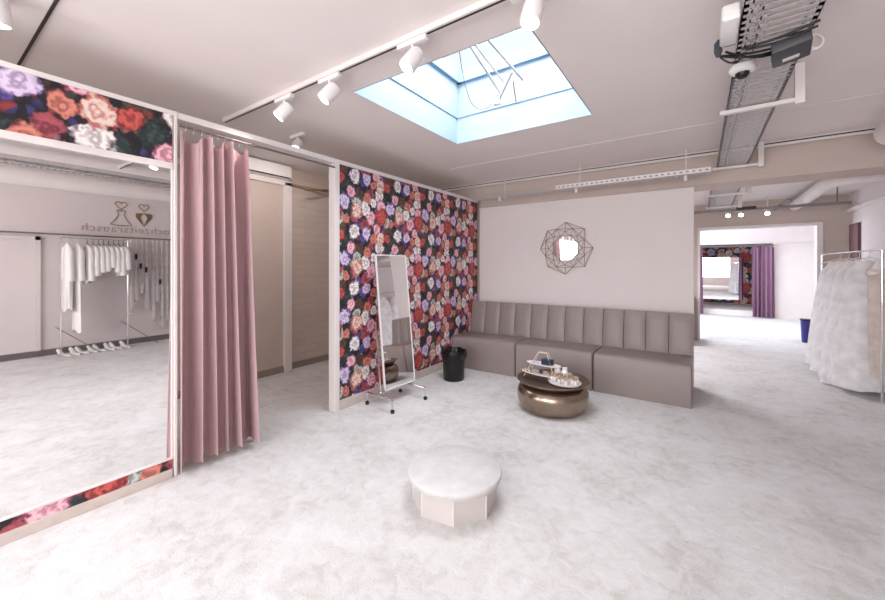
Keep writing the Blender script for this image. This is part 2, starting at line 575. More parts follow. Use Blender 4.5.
# far room
struct('wall_far_left', MB().box(-1.95, -1.85, 13.6, 17.0, 0, 2.7).box(-1.95, -1.85, 9.05, 9.6, 0, 2.7).box(-1.95, -1.85, 9.6, 13.6, 2.5, 2.7), M['wall'])
struct('wall_far_right', MB().box(2.9, 3.0, 9.05, 17.0, 0, 2.7), M['wall'])
struct('wall_far', MB().box(1.66, 2.9, 13.7, 13.8, 0, 2.7).box(-1.85, 0.0, 13.7, 13.8, 0, 2.7).box(0.0, 1.66, 13.7, 13.8, 2.08, 2.7), M['white'])
struct('wall_far_alcove', MB().box(-1.85, 2.9, 16.0, 16.1, 0, 2.7), M['wall'])
fc = MB()  # gap left in this ceiling for the added overhead fill
for (a, b_, y0, y1) in [(-1.95, .3, 9.05, 16.1), (1.5, 3.0, 9.05, 16.1), (.3, 1.5, 9.05, 11.3), (.3, 1.5, 12.5, 16.1)]:
    fc.box(a, b_, y0, y1, 2.62, 2.70)
struct('ceiling_far', fc, M['ceiling'])
struct('trim_6', MB().box(0.02, 1.62, 13.85, 15.95, 0, .16, .01), M['white'])
struct('trim_7', MB().box(1.7, 2.88, 13.66, 13.70, 2.02, 2.06), M['white'])

# changing bay behind the curtain: tall door frame, skirting
d1 = struct('door_1', MB().box(XL, XL + .05, 1.55, 2.98, 0, 2.56), M['beige'])
MB().box(XL, XL + .09, 2.98, 3.09, 0, 2.60, .005).box(XL, XL + .09, 1.45, 1.55, 0, 2.60, .005).box(XL, XL + .09, 1.45, 3.09, 2.55, 2.62, .005).build('door_frame', M['white'], d1)
struct('baseboard_left', MB().box(XL, XL + .02, 3.09, 5.4, 0, .085).box(XL + .05, XL + .07, 1.55, 2.98, 0, .085), mat('skirting', rgb(150, 132, 124), .6))
struct('wall_bay', MB().box(XL, -2.99, 5.52, 5.9, 0, 2.43), M['brick'])
struct('baseboard_right', MB().box(XR - .02, XR, YB, 4.6, 0, .10), M['galv_d'])
struct('baseboard_step', MB().box(2.01, 2.03, 4.6, 8.9, 0, .10), M['galv_d'])
# panelled door on the right wall, seen in the big mirror
d2 = struct('door_2', MB().box(XR - .03, XR, .30, 1.22, 0.1, 1.86, .004), M['wall'])
MB().box(XR - .05, XR, .22, .30, 0.1, 1.92).box(XR - .05, XR, 1.22, 1.28, 0.1, 1.92).box(XR - .05, XR, .22, 1.28, 1.86, 1.92).build('door_frame', M['wall'], d2)

# ------------------------------------------------------------------ MIRROR PARTITION (left)
PX = -2.986
t = thing('mirror_partition', (PX, -1.0, 0), 'tall partition at the left faced with a huge mirror and floral strips', 'mirror')
# local: x from 0 (front) back to -.12 ; y 0..2.10
YL = 2.092
MB().box(-.115, -.006, 0, YL - .01, 0, 2.49).build('carcass', M['board'], t)
MB().box(-.006, .012, 0, YL - .03, 0, .062, .003).build('plinth', M['board'], t)
MB().box(-.006, .004, 0, YL - .03, .062, .128).build('floral_strip', M['paper_near'], t)
MB().box(-.006, .004, 0, YL - .03, 2.155, 2.485).build('floral_strip', M['paper_near'], t)
MB().box(-.006, .000, 0, YL - .035, .14, 2.115).build('mirror_glass', M['mirror'], t)
MB().box(-.006, .010, 0, YL - .03, .128, .140).box(-.006, .014, 0, YL - .03, 2.115, 2.155).box(-.006, .008, YL - .035, YL - .02, .128, 2.155).build('mirror_frame', M['white'], t)
MB().box(-.12, .014, YL - .02, YL - .002, 0, 2.515, .003).box(-.13, .014, 0, YL - .0205, 2.485, 2.514, .003).build('edge_trim', M['white'], t)

# ------------------------------------------------------------------ FLORAL PARTITION
t = thing('floral_partition', (PX, 2.46, 0), 'partition wall covered in dark floral wallpaper beside the banquette', 'partition')
FL = 5.33 - 2.46
MB().box(-.08, -.004, .04, FL, 0, 2.50).build('carcass', M['board'], t)
MB().box(-.004, .002, .05, FL, .10, 2.475).build('wallpaper', M['paper'], t)
MB().box(-.004, .012, .05, FL - .75, 0, .10, .003).build('plinth', M['board'], t)
MB().box(-.085, .010, -.015, .045, 0, 2.515, .004).box(-.085, .012, .045, FL, 2.475, 2.515, .003).build('edge_trim', M['white'], t)

# header over the changing bay
t = thing('curtain_header', (PX, 1.092, 2.47), 'pale header board spanning the changing bay above the curtain rod', 'header board')
MB().box(-.085, .008, .0, 1.35, 0, .045, .003).build('board', M['white'], t)
o = MB().tube([(-2.972, 1.10, 2.425), (-2.972, 2.44, 2.425)], .009, 10).build('curtain_rod', M['galv_d'], None, True)
tag(o, 'thin dark metal rod carrying the rose curtain under the header', 'curtain rod')

# ------------------------------------------------------------------ CURTAINS
def curtain_mesh(y0, y1, z0, z1, folds, amp, x=0.0, flare=0.06, nu=160, nv=34, seed=1, thick=.006, swag=.035, piv=.25):
    rnd = random.Random(seed)
    ph = [rnd.uniform(0, 2 * pi) for _ in range(6)]
    fronts, backs = [], []
    for j in range(nv + 1):
        v = j / nv                                   # 0 top, 1 hem
        rowf, rowb = [], []
        for i in range(nu + 1):
            u = i / nu
            uu = u + 0.03 * sin(2 * pi * u * 1.6 + ph[0]) + .012 * sin(2 * pi * u * 3.1 + ph[4] + v * 1.5)
            w = 2 * pi * folds * uu + ph[1]
            a = amp * (0.65 + 0.55 * v) * (1 + .35 * sin(5.3 * u + ph[2]))
            xx = a * sin(w) + a * .35 * sin(2.1 * w + ph[3] + v * 1.2) + .02 * sin(3 * u + 2 * v)
            yy = y0 + (y1 - y0) * (u + flare * v * (u - piv)) + a * .35 * cos(w * 1.0 + .8)
            top = z1 - swag * (0.5 - .5 * cos(w * .5)) ** 2
            zz = top + (z0 - top) * v + (.012 * sin(w) if j == nv else 0)
            rowf.append((x + xx + thick, yy, zz)); rowb.append((x + xx - thick, yy, zz))
        fronts.append(rowf); backs.append(rowb)
    rings = [f + list(reversed(b)) for f, b in zip(fronts, backs)]
    m_ = MB().loft(rings, cap=False)
    m_.bm.verts.ensure_lookup_table()
    vs_ = m_.bm.verts
    n_ = 2 * (nu + 1)
    for base_ in (0, nv * n_):
        for i in range(nu):
            m_.bm.faces.new((vs_[base_ + i], vs_[base_ + i + 1], vs_[base_ + n_ - 2 - i], vs_[base_ + n_ - 1 - i]))
    return m_

t = thing('changing_room_curtain', (0, 0, 0), 'dusty rose floor length curtain gathered next to the big mirror', 'curtain')
t.location = (-2.972, 1.105, 0)
curtain_mesh(.008, .475, .05, 2.39, 5.7, .062, flare=.24, seed=4, nu=240, swag=.07, piv=.1).build('fabric', M['curtain'], t, True)
for k in range(9):
    yy = .03 + k * .053
    MB().tube([(0.0 + .012 * cos(a_), yy + .004 * sin(a_ * 1), 2.41 + .024 * sin(a_)) for a_ in [2 * pi * i / 12 for i in range(12)]], .0025, 5, closed=True).build('ring', M['chrome'], t, True)

# AC unit, coat rail in the bay
t = thing('air_conditioner', (-4.66, 2.45, 2.62), 'white wall mounted air conditioner above the tall door in the bay', 'air conditioner')
MB().box(-.09, .10, -.35, .58, 0, .18, .02, 3).build('housing', M['white_gloss'], t, True)
MB().box(.05, .104, -.33, .55, .005, .02).build('louvre', M['slot'], t)
t = thing('coat_rail', (-4.5, 3.1, 2.55), 'light wooden rail of two crossed sticks high on the bay wall', 'coat rail')
MB().tube([(-.2, -.02, .04), (.05, .95, -.03)], .014, 8).build('stick', M['wood'], t, True)
MB().tube([(-.2, .95, .10), (.10, .02, -.06)], .014, 8).build('stick', M['wood'], t, True)

# ------------------------------------------------------------------ BANQUETTE
def banquette(loc, label, w, group='taupe banquette modules along the wall'):
    t = thing('banquette_module', loc, label, 'banquette', group)
    # local: x 0..w, y 0 (front) .. .72 (back)
    prof = [(0.0, 0.0), (0.0, .03), (-.004, .375), (.006, .415), (.03, .436), (.07, .443), (.52, .435), (.52, 0.0)]
    s = MB()
    g = .006
    def ringx(x, k=1.0): return [(x, y * 1.0 + (1 - k) * .02, z * (1 if z < .1 else 1 - (1 - k) * .03)) for (y, z) in prof]
    s.loft([ringx(g, .4), ringx(g + .012), ringx(w - g - .012), ringx(w - g, .4)])
    s.build('seat', M['leather'], t, True)
    n = 4
    pw = w / n
    tilt = Matrix.Translation((0, .52, .425)) @ Matrix.Rotation(radians(-10), 4, 'X')
    for k in range(n):
        b = MB()
        x0, x1 = k * pw + .003, (k + 1) * pw - .003
        N, H = 10, 8
        rows = []
        for j in range(H + 1):
            vz = -.01 + .495 * j / H
            row = []
            for i in range(N + 1):
                u = i / N
                bul = .018 * (1 - abs(2 * u - 1) ** 3.2) * (1 - abs(2 * (j / H) - 1) ** 8 * .8)
                row.append((x0 + (x1 - x0) * u, -bul, vz))
            row += [(x1, .085, vz), (x0, .085, vz)]
            rows.append(row)
        b.loft(rows)
        b.xform(tilt)
        b.build('back_panel', M['leather'], t, True)
    bb = MB().box(.002, w - .002, .088, .125, -.02, .485)
    bb.xform(tilt)
    bb.build('back_board', M['leather'], t)
    return t
BW = [(-2.975, .985, 'left banquette module, between floral wall and the middle module'),
      (-1.990, .965, 'middle taupe banquette module, behind the bronze drum table'),
      (-1.025, .965, 'right banquette module, at the open end of the pale wall')]
for (x, w_, lb) in BW:
    banquette((x, 4.555, 0), lb, w_)
banquette((-1.08, 8.13, 0), 'taupe banquette glimpsed past the wall end in the hall', .98, 'banquette in the hall')

# ------------------------------------------------------------------ GEOMETRIC WALL MIRROR
t = thing('geometric_wall_mirror', (-1.555, 5.328, 1.70), 'round wall mirror in an open wire frame of antique gold triangles', 'mirror')
def P(r, deg, y): return Vector((r * cos(radians(deg)), -y, r * sin(radians(deg))))
R1, R2, R3 = .185, .29, .365
inn = [P(R1, 22.5 + 45 * k, .035) for k in range(8)]
mid = [P(R2, 45 * k + 22.5, .075) for k in range(8)]
out = [P(R3, 45 * k, .02) for k in range(8)]
f = MB()
def wire(a, b_): f.tube([a, b_], .0033, 6)
for k in range(8):
    k1 = (k + 1) % 8
    wire(inn[k], inn[k1]); wire(mid[k], mid[k1]); wire(inn[k], mid[k])
    wire(out[k1], mid[k]); wire(out[k1], mid[k1])
    q = P(R2 - .06, 45 * (k + 1), .05)
    wire(inn[k], q); wire(inn[k1], q); wire(q, out[k1]); wire(q, mid[k]); wire(q, mid[k1])
    wire(out[k], out[k1]) if k % 2 else None
f.build('wire_frame', M['goldp'], t, True)
g = MB()
vs = [P(.178, 22.5 + 45 * k, .030) for k in range(8)]
vb = [P(.178, 22.5 + 45 * k, .012) for k in range(8)]
g.loft([[tuple(v) for v in vb], [tuple(v) for v in vs]])
g.build('mirror_glass', M['mirror'], t)

# ------------------------------------------------------------------ DRUM TABLE
TX, TY = -1.24, 3.775
t = thing('drum_table', (TX, TY, 0), 'low round hammered bronze table in front of the banquette', 'side table')
prof = [(.26, 0), (.285, .006), (.318, .035), (.342, .09), (.350, .15), (.347, .19), (.330, .225), (.300, .245), (.285, .252)]
MB().lathe(prof, 56).build('body', M['bronze'], t, True)
MB().lathe([(.28, .252), (.31, .264), (.335, .285), (.352, .297), (.355, .303), (.345, .302), (.30, .284), (.15, .279), (.01, .278)], 56).build('dished_top', M['bronze_d'], t, True)
MB().tube([(.352 * cos(a_), .352 * sin(a_), .302) for a_ in [2 * pi * i / 56 for i in range(56)]], .005, 6, closed=True).build('rim', M['bronze'], t, True)
TZ = .279
# two tier stand (long along the direction of -x..+x of the table)
def rot(a): return Matrix.Rotation(a, 4, 'Z')
A = radians(-7)
t = thing('tiered_stand', (TX - .10, TY + .02, TZ), 'two tier white and gold stand on the bronze table', 'stand', rotz=A)
for z, l, wd in ((.045, .25, .085), (.145, .19, .07)):
    MB().lathe([(.85, z), (.98, z + .003), (1.0, z + .012), (.95, z + .010), (.01, z + .006)], 36, ex=l, ey=wd).build('tray', M['white_gloss'], t, True)
f = MB()
for s in (-1, 1):
    for a, b_ in (((-.20, s * .06, 0), (-.05, s * .015, .27)), ((.16, s * .06, 0), (.045, s * .015, .27))):
        f.tube([a, b_], .004, 6)
f.tube([(-.05, -.015, .27), (.045, -.015, .27)], .004, 6).tube([(-.05, .015, .27), (.045, .015, .27)], .004, 6)
f.build('frame', M['ivory'], t, True)
def on_tier(lx, ly, z): 
    v = rot(A) @ Vector((lx, ly, z)); return (TX - .10 + v.x, TY + .02 + v.y, TZ + z)
t = thing('ring_box', on_tier(.045, 0, .1525), 'small dark teal velvet box on the upper tier of the stand', 'box', rotz=A)
MB().box(-.055, .055, -.035, .035, 0, .035, .005).build('base', M['teal'], t, True)
MB().box(-.057, .057, -.037, .037, .036, .058, .008).build('lid', M['teal'], t, True)
t = MB().box(-.035, .035, -.02, .02, 0, .006, .001).build('card', M['lilac'], None, loc=on_tier(-.09, 0, .1525))
t.rotation_euler = (0, 0, A); tag(t, 'small lilac card at the left of the stand\'s upper tier', 'card')
# oval bowl-tray at right with pieces of glassware
t = MB().lathe([(.8, 0), (.95, .006), (1.0, .030), (.96, .032), (.90, .010), (.02, .008)], 40, ex=.165, ey=.125).build('oval_tray', M['white_gloss'], None, True, loc=(TX + .135, TY - .045, TZ + .004))
t.rotation_euler = (0, 0, A); tag(t, 'white rimmed oval tray on the right of the bronze table', 'tray')
bp_ = thing('perfume_bottle', (TX + .135, TY - .045, TZ + .016), 'small glass and gold bottle on the white oval tray', 'bottle', 'little bottles crowded on the oval tray')
MB().lathe([(.014, 0), (.019, .004), (.020, .035), (.016, .045), (.008, .050), (.008, .056)], 12).build('body', M['glassware'], bp_, True)
MB().lathe([(.011, .056), (.012, .058), (.012, .074), (.009, .078)], 12).build('cap', M['gold'], bp_, True)
sp = [(-.125, .02), (-.12, -.02), (.12, .03), (.125, -.03), (-.02, .07), (.04, .075), (-.02, -.08), (.05, -.075), (.02, .02), (-.09, .03), (-.05, .05), (-.09, -.02), (-.04, -.03), (-.045, .01), (0, .045), (0, .0), (.0, -.045), (.045, .03), (.045, -.02), (.09, .02), (.09, -.02)]
first = True
for (a, b_) in sp:
    v = rot(A) @ Vector((a, b_, 0))
    loc = (TX + .135 + v.x, TY - .045 + v.y, TZ + .013)
    if first: bp_.location = loc; first = False
    else:
        d = dup(bp_, loc)
# pieces on the lower tier and behind
cup = MB().lathe([(.012, 0), (.014, .002), (.006, .012), (.006, .02), (.024, .035), (.028, .06), (.025, .06), (.02, .036), (.002, .028)], 14).build('glass_cup', M['glassware'], None, True, loc=(TX + .02, TY + .10, TZ + .004))
tag(cup, 'small clear cup standing behind the oval tray', 'cup', 'clear cups behind the tray')
for (a, b_) in ((.09, .11), (.16, .09), (.05, .15), (.13, .15), (.21, .06)):
    dup(cup, (TX + a, TY + b_, TZ + .004))
vase = MB().lathe([(.02, 0), (.035, .02), (.04, .06), (.03, .10), (.022, .12), (.028, .135), (.024, .135), (.02, .12)], 18).build('white_vase', M['white_gloss'], None, True, loc=(TX + .035, TY + .055, TZ + .003))
tag(vase, 'small white vase on the bronze table right of the tiered stand', 'vase')
dup(vase, (TX + .11, TY + .055, TZ + .003), 'second white vase on the bronze table, behind the oval tray')
for i, (a, b_, lb) in enumerate(((-.205, 0, 'gold trinket at the left end of the lower tier'), (-.03, 0, 'dark trinket in the middle of the lower tier'), (.06, 0, 'pale gold trinket at the right of the lower tier'), (-.16, 0, 'second trinket from the left end, gold, of the lower tier'), (.15, .01, 'bronze trinket at the right end of the lower tier'))):
    o = MB().lathe([(.018, 0), (.024, .006), (.022, .018), (.010, .028), (.004, .032)], 14).build('trinket_dish', [M['gold'], M['bronze_d'], M['gold'], M['gold'], M['bronze_d']][i], None, True, loc=on_tier(a, b_, .0525))
    tag(o, lb, 'trinket')

# ------------------------------------------------------------------ WASTE BIN
t = thing('waste_bin', (-2.60, 4.03, 0), 'black waste bin with a crumpled black liner by the floral wall', 'bin')
MB().lathe([(.125, 0), (.132, .01), (.145, .34), (.150, .345), (.150, .36), (.14, .36), (.12, .02), (.01, .015)], 32).build('bucket', M['black'], t, True)
rnd = random.Random(3)
rings = []
for j, (r, z) in enumerate([(.150, .27), (.162, .30), (.166, .345), (.162, .375), (.145, .372), (.130, .33), (.120, .25)]):
    rings.append([((r + rnd.uniform(-.009, .009)) * cos(2 * pi * k / 30), (r + rnd.uniform(-.009, .009)) * sin(2 * pi * k / 30), z + rnd.uniform(-.014, .014)) for k in range(30)])
MB().loft(rings, cap=False).build('liner', M['bag'], t, True)

# ------------------------------------------------------------------ STANDING MIRROR
t = thing('standing_mirror', (-2.70, 2.862, 0), 'narrow rolling mirror on chrome casters before the floral wall', 'mirror', rotz=radians(-4.5))
W = .455; ZB = .15; Hm = 1.43
TL = Matrix.Translation((0, 0, ZB)) @ Matrix.Rotation(radians(-6), 4, 'Y')
MB().box(0.0, .006, .012, W - .012, .012, Hm - .012).xform(TL).build('mirror_glass', M['mirror'], t)
f = MB()
f.box(-.016, .010, 0, .010, 0, Hm).box(-.016, .010, W - .010, W, 0, Hm).box(-.016, .010, 0, W, 0, .014).box(-.016, .010, 0, W, Hm - .010, Hm).box(-.016, -.002, 0, W, 0, Hm)
f.xform(TL).build('frame', M['white_gloss'], t)
for y in (-.02, W + .02): MB().tube([(-.035, y, .12), (-.125, y, .86)], .009, 8).build('post', M['chrome'], t, True)
for y in (-.10, .385):
    MB().tube([(-.16, y, .08), (-.16, y, .12), (-.145, y, .13), (.205, y, .13), (.218, y, .125), (.222, y, .11), (.222, y, .05)], .011, 8).build('foot_bar', M['chrome'], t, True)
    for x in (-.16, .222):
        cst = MB().tube([(x, y, .08), (x, y, .045)], .010, 8).build('caster', M['chrome'], t, True)
        MB().tube([(x, y - .009, .021), (x, y + .009, .021)], .021, 14).build('wheel', M['black'], cst, True)
MB().tube([(-.035, -.10, .125), (-.035, W + .02, .125)], .009, 8).build('crossbar', M['chrome'], t, True)

# ------------------------------------------------------------------ OCTAGON PODIUM
t = thing('podium_stool', (-1.262, 1.968, 0), 'low round fitting podium with carpet top and eight sided base', 'podium')
MB().lathe([(.262, 0), (.262, .146), (.255, .150)], 8, phase=radians(31)).build('base', M['vinyl'], t)
MB().lathe([(.275, .150), (.283, .153), (.285, .166)], 64).build('band', M['vinyl'], t, True)
MB().lathe([(.285, .166), (.289, .170), (.290, .187), (.287, .194), (.281, .198), (.10, .200), (.001, .200)], 64).build('carpet_top', M['carpet_top'], t, True)
for k in range(8):
    f = MB()
    a_ = radians(31) + 2 * pi * k / 8
    f.tube([(.262 * cos(a_), .262 * sin(a_), 0.002), (.262 * cos(a_), .262 * sin(a_), .146)], .0035, 6)
    f.build('corner_piping', M['white'], t, True)

# ------------------------------------------------------------------ TRACK LIGHTS
def track(name, p0, x1, z, label, sx=True):
    t = thing(name, p0, label, 'light track')
    L_ = x1 - p0[0]
    MB().box(0, L_, -.022, .022, -.035, 0, .003).build('rail', M['white'], t)
    MB().box(0.01, L_ - .01, -.007, .007, -.0365, -.030).build('slot', M['slot'], t)
    return t
track('light_track', (-3.65, 1.72, CEIL), 0.6, CEIL, 'long white ceiling track crossing in front of the skylight')

def spot_thing(loc, aim, label, group, k=1.0):
    t = thing('track_spotlight', loc, label, 'spotlight', group)
    MB().box(-.11 * k, .11 * k, -.018, .018, -.030, 0, .004).build('adapter', M['white_gloss'], t)
    MB().tube([(0, 0, -.03), (0, 0, -.085)], .009, 10).build('stem', M['white_gloss'], t, True)
    q = Vector(aim).normalized().to_track_quat('Z', 'Y').to_matrix().to_4x4()
    mt = Matrix.Translation((0, 0, -.115)) @ q
    h = MB().lathe([(.030, -.070), (.043, -.062), (.050, -.035), (.051, .060), (.049, .066), (.041, .066), (.039, .052)], 28, cap=True)
    h.xform(mt).build('head', M['white_gloss'], t, True)
    l = MB().lathe([(.001, .067), (.040, .067), (.040, .0685), (.001, .0685)], 24)
    l.xform(mt).build('lens', M['lampface'], t)
    return t
aims = [(-.42, -.50, -.75), (-.36, -.52, -.75), (-.32, -.50, -.80), (-.10, -.30, -.95)]
labels = ['leftmost white track spotlight, nearest the curtain', 'second white track spotlight from the curtain',
          'white track spotlight over the near left corner of the skylight', 'white track spotlight at the right end over the skylight']
def spot_lamp(loc, aim, energy, deg=70):
    d = bpy.data.lights.new('spot_lamp', 'SPOT')
    d.energy = energy; d.spot_size = radians(deg); d.spot_blend = .8; d.shadow_soft_size = .05; d.color = (1.0, .90, .84)
    o = bpy.data.objects.new('spot_lamp', d)
    v = Vector(aim).normalized()
    o.location = Vector(loc) + Vector((0, 0, -.115)) + v * .08
    o.rotation_euler = v.to_track_quat('-Z', 'Y').to_euler()
    COL.objects.link(o)
for x, a_, lb in zip((-2.70, -2.15, -1.40, -.66), aims, labels):
    spot_thing((x, 1.72, CEIL - .036), a_, lb, 'white spotlights on the ceiling track')
    spot_lamp((x, 1.72, CEIL - .036), a_, 18)
spot_thing((-3.45, 2.35, CEIL), (.3, -.5, -.7), 'white spotlight on the ceiling inside the changing bay', 'bay spotlights')
spot_lamp((-3.45, 2.35, CEIL), (-.6, .3, -.6), 45, 130)
spot_thing((-2.85, 0.27, CEIL - .0), (-.1, .1, -.9), 'white spotlight at the top left above the mirror partition', 'left spotlights')

# second track at the beam
t = thing('light_track', (-4.70, 5.46, CEIL), 'slim white slotted track along the top of the beige beam', 'light track')
MB().box(0, 6.60, -.025, .025, -.055, 0, .003).build('rail', M['white'], t)
MB().box(.02, 6.5, -.031, -.024, -.030, -.018).build('slot', M['slot'], t)
MB().box(6.58, 6.64, -.030, .030, -.065, 0, .003).build('end_cap', M['white_gloss'], t)

# skylight opener
OP = Vector((-1.55, 3.05, 3.05))
t = thing('skylight_opener', OP, 'white scissor arm opener with a hanging cable inside the skylight', 'window opener')
def rel(*ps): return [tuple(Vector(p) - OP) for p in ps]
MB().tube(rel((-1.732, 2.958, 3.47), (-1.666, 3.446, 3.2)), .013, 8).build('arm', M['galv'], t, True)
MB().tube(rel((-1.554, 2.953, 3.47), (-1.411, 3.423, 3.25)), .013, 8).build('arm', M['galv'], t, True)
MB().tube(rel((-1.679, 2.903, 3.47), (-1.588, 3.397, 3.25)), .009, 8).build('arm', M['galv'], t, True)
MB().tube(rel((-1.672, 3.39, 3.08), (-1.477, 3.313, 3.3)), .016, 8).build('arm', M['galv'], t, True)
q = Vector((-1.672, 3.39, 3.08)) - OP
MB().box(q.x - .035, q.x + .035, q.y - .03, q.y + .03, q.z - .02, q.z + .05, .01).build('motor', M['white_gloss'], t, True)
MB().tube(rel((-1.491, 3.368, 3.25), (-1.506, 3.476, 3.08)), .007, 8).build('piston', M['wood'], t, True)
def catmull(P_, n=6):
    P_ = [Vector(p) for p in P_]; P_ = [P_[0]] + P_ + [P_[-1]]; o_ = []
    for a in range(1, len(P_) - 2):
        p0, p1, p2, p3 = P_[a - 1:a + 3]
        for k in range(n):
            u = k / n
            o_.append(.5 * ((2 * p1) + (p2 - p0) * u + (2 * p0 - 5 * p1 + 4 * p2 - p3) * u * u + (3 * p1 - p0 - 3 * p2 + p3) * u ** 3))
    return o_ + [P_[-2]]
MB().tube(catmull(rel(*[(-1.821, 2.912, 3.45), (-1.891, 3.096, 3.3), (-1.906, 3.256, 3.12), (-1.855, 3.35, 3.05), (-1.74, 3.371, 3.06), (-1.644, 3.356, 3.15)])), .004, 6).build('cable', M['galv_d'], t, True)

# ------------------------------------------------------------------ CABLE TRAYS
def tray_bed(L_, w, side=.055, rung=.055, strips=((.03, .05), (.07, .09))):
    s = MB()
    s.box(0, .004, 0, L_, 0, side).box(w - .004, w, 0, L_, 0, side)
    s.box(0, .02, 0, L_, 0, .004).box(w - .02, w, 0, L_, 0, .004)
    n = int(L_ / rung)
    for i in range(n):
        y = rung * (i + .5)
        s.box(0.004, w - .004, y - rung * .27, y + rung * .27, 0, .003)
    for (a, b_) in strips:
        s.box(a, a + .006, 0, L_, -.006, .0).box(b_, b_ + .006, 0, L_, -.006, .0)
        for i in range(int(L_ / .08)):
            s.box(a, b_, .08 * i, .08 * i + .03, -.006, -.002)
    return s
def bracket(t, y, w, top, post_side=1):
    b = MB()
    b.box(-.04, w + .12, y - .02, y + .02, -.035, -.008, .002)
    b.box(w + .08, w + .13, y - .022, y + .022, -.05, top, .002)
    return b.build('bracket', M['white'], t)
t = thing('cable_tray', (.16, -1.2, 2.60), 'wide slatted galvanised cable tray hanging under the main ceiling', 'cable tray')
tray_bed(6.65, .29).build('tray_bed', M['galv'], t)
for y in (1.6, 4.66, 6.60): bracket(t, y, .29, CEIL - 2.60)
MB().tube([(.06, 0, .02), (.06, 6.6, .02)], .006, 6).tube([(.25, 0, .02), (.25, 6.6, .02)], .008, 6).build('cable', M['label'], t)
t = thing('cable_tray', (.12, 6.0, 2.47), 'narrow cable tray continuing beyond the beam into the hall', 'cable tray')
tray_bed(2.85, .32).build('tray_bed', M['galv'], t)
for y in (.55, 1.9, 2.6): bracket(t, y, .32, HZ - 2.47)
# wire mesh tray along the beam
t = thing('mesh_cable_tray', (-2.9, 5.02, 2.47), 'wire mesh cable tray hanging along the beam over the banquette', 'cable tray')
s = MB()
for (y, z) in ((0, .07), (0, .035), (0, 0), (.08, 0), (.16, 0), (.16, .035), (.16, .07)):
    s.tube([(0, y, z), (3.0, y, z)], .0035, 5)
for i in range(61):
    x = .05 * i
    s.tube([(x, 0, .07), (x, 0, 0), (x, .16, 0), (x, .16, .07)], .003, 4)
s.build('mesh_bed', M['galv'], t)
s = MB().box(1.3, 3.0, -.008, -.002, 0.012, .062)
s.build('side_plate', M['white'], t)
for i in range(28): MB().box(1.33 + .06 * i, 1.355 + .06 * i, -.0095, -.0075, .030, .044).build('perforation', M['galv_d'], t)
for x in (.45, 1.55, 2.75):
    MB().box(x, x + .03, -.02, .18, -.012, -.004).box(x, x + .03, -.005, .025, -.06, -.01).tube([(x + .015, .19, -.008), (x + .015, .19, CEIL - 2.47)], .006, 6).build('bracket', M['white'], t)

# gear on the big tray
t = thing('junction_box', (.385, 2.60, 2.555), 'anthracite box with a white label hanging off the cable tray', 'box')
t.rotation_euler = (radians(4), radians(-8), radians(-8))
MB().box(-.075, .075, -.115, .115, -.02, .03, .006).build('case', M['anthracite'], t, True)
MB().box(-.035, .03, .02, .06, -.0225, -.0195).build('label_plate', M['label'], t)
t = thing('access_point', (.118, 2.30, 2.615), 'white oblong box fixed to the left side of the cable tray', 'box')
MB().box(-.035, .035, -.14, .12, -.035, .04, .012, 3).build('case', M['white_gloss'], t, True)
MB().box(-.015, .03, .118, .130, -.03, .01).build('port', M['blue'], t)
o = MB().lathe([(.002, .05), (.018, .03), (.018, -.015), (.010, -.04)], 8).build('antenna', M['anthracite'], None, True, loc=(.078, 2.42, 2.58))
tag(o, 'small pointed dark plug hanging left of the white box', 'plug')
def arc(p, q, sag, n=14, side=(0, 0, -1)):
    p, q = Vector(p), Vector(q); sd = Vector(side)
    return [p.lerp(q, i / n) + sd * sag * sin(pi * i / n) for i in range(n + 1)]
cab = [((.085, 2.45, 2.555), (.34, 2.56, 2.56), .02), ((.10, 2.47, 2.56), (.36, 2.54, 2.57), .012), ((.11, 2.45, 2.57), (.34, 2.58, 2.555), .028),
       ((.18, 2.50, 2.585), (.46, 2.42, 2.59), .01), ((.20, 2.52, 2.585), (.46, 2.46, 2.585), .015)]
o = MB()
for (p, q, sg) in cab: o.tube(arc(p, q, sg), .006, 6)
o.tube(arc((.09, 2.48, 2.56), (.20, 2.52, 2.57), .04), .005, 6)
tag(o.build('cable_bundle', M['black'], None, True), 'black cables running under the tray to the anthracite box', 'cables')
o = MB().tube([(.485 + .03 * cos(a_), 2.66 + .02 * sin(a_), 2.60 + .045 * sin(a_)) for a_ in [2 * pi * i / 18 for i in range(18)]], .005, 6, closed=True)
o.tube([(.49 + .026 * cos(a_), 2.67 + .02 * sin(a_), 2.60 + .04 * sin(a_)) for a_ in [2 * pi * i / 18 for i in range(18)]], .005, 6, closed=True)
tag(o.build('cable_coil', M['label'], None, True), 'loose white cable loop right of the anthracite box', 'cable')
t = thing('dome_camera', (.20, 2.74, 2.585), 'white dome security camera under the cable tray', 'camera')
MB().lathe([(.045, .015), (.060, .010), (.064, -.010), (.058, -.022), (.042, -.030)], 28).build('housing', M['white_gloss'], t, True)
MB().lathe([(.034, -.029), (.032, -.045), (.020, -.057), (.004, -.060)], 22).build('lens_dome', M['black'], t, True)

# ------------------------------------------------------------------ PIPES
def pipe(name, pts, r, label):
    o = MB().tube(pts, r, 20).build(name, M['white'], None, True)
    return tag(o, label, 'pipe')
pipe('ceiling_pipe', [(1.41, -2.9, 2.64), (1.41, 4.90, 2.64), (1.41, 5.0, 2.64)], .12, 'fat white pipe ending by the beam at the right edge')
pts = [(1.36, 8.85, 2.50), (1.34, 6.6, 2.50)] + [(1.34 + .22 * (1 - cos(a_)), 6.6 - .22 * sin(a_), 2.50) for a_ in [pi / 2 * i / 6 for i in range(1, 7)]] + [(2.02, 6.38, 2.50)]
pipe('elbow_pipe', pts, .085, 'white bent pipe under the hall ceiling turning right')
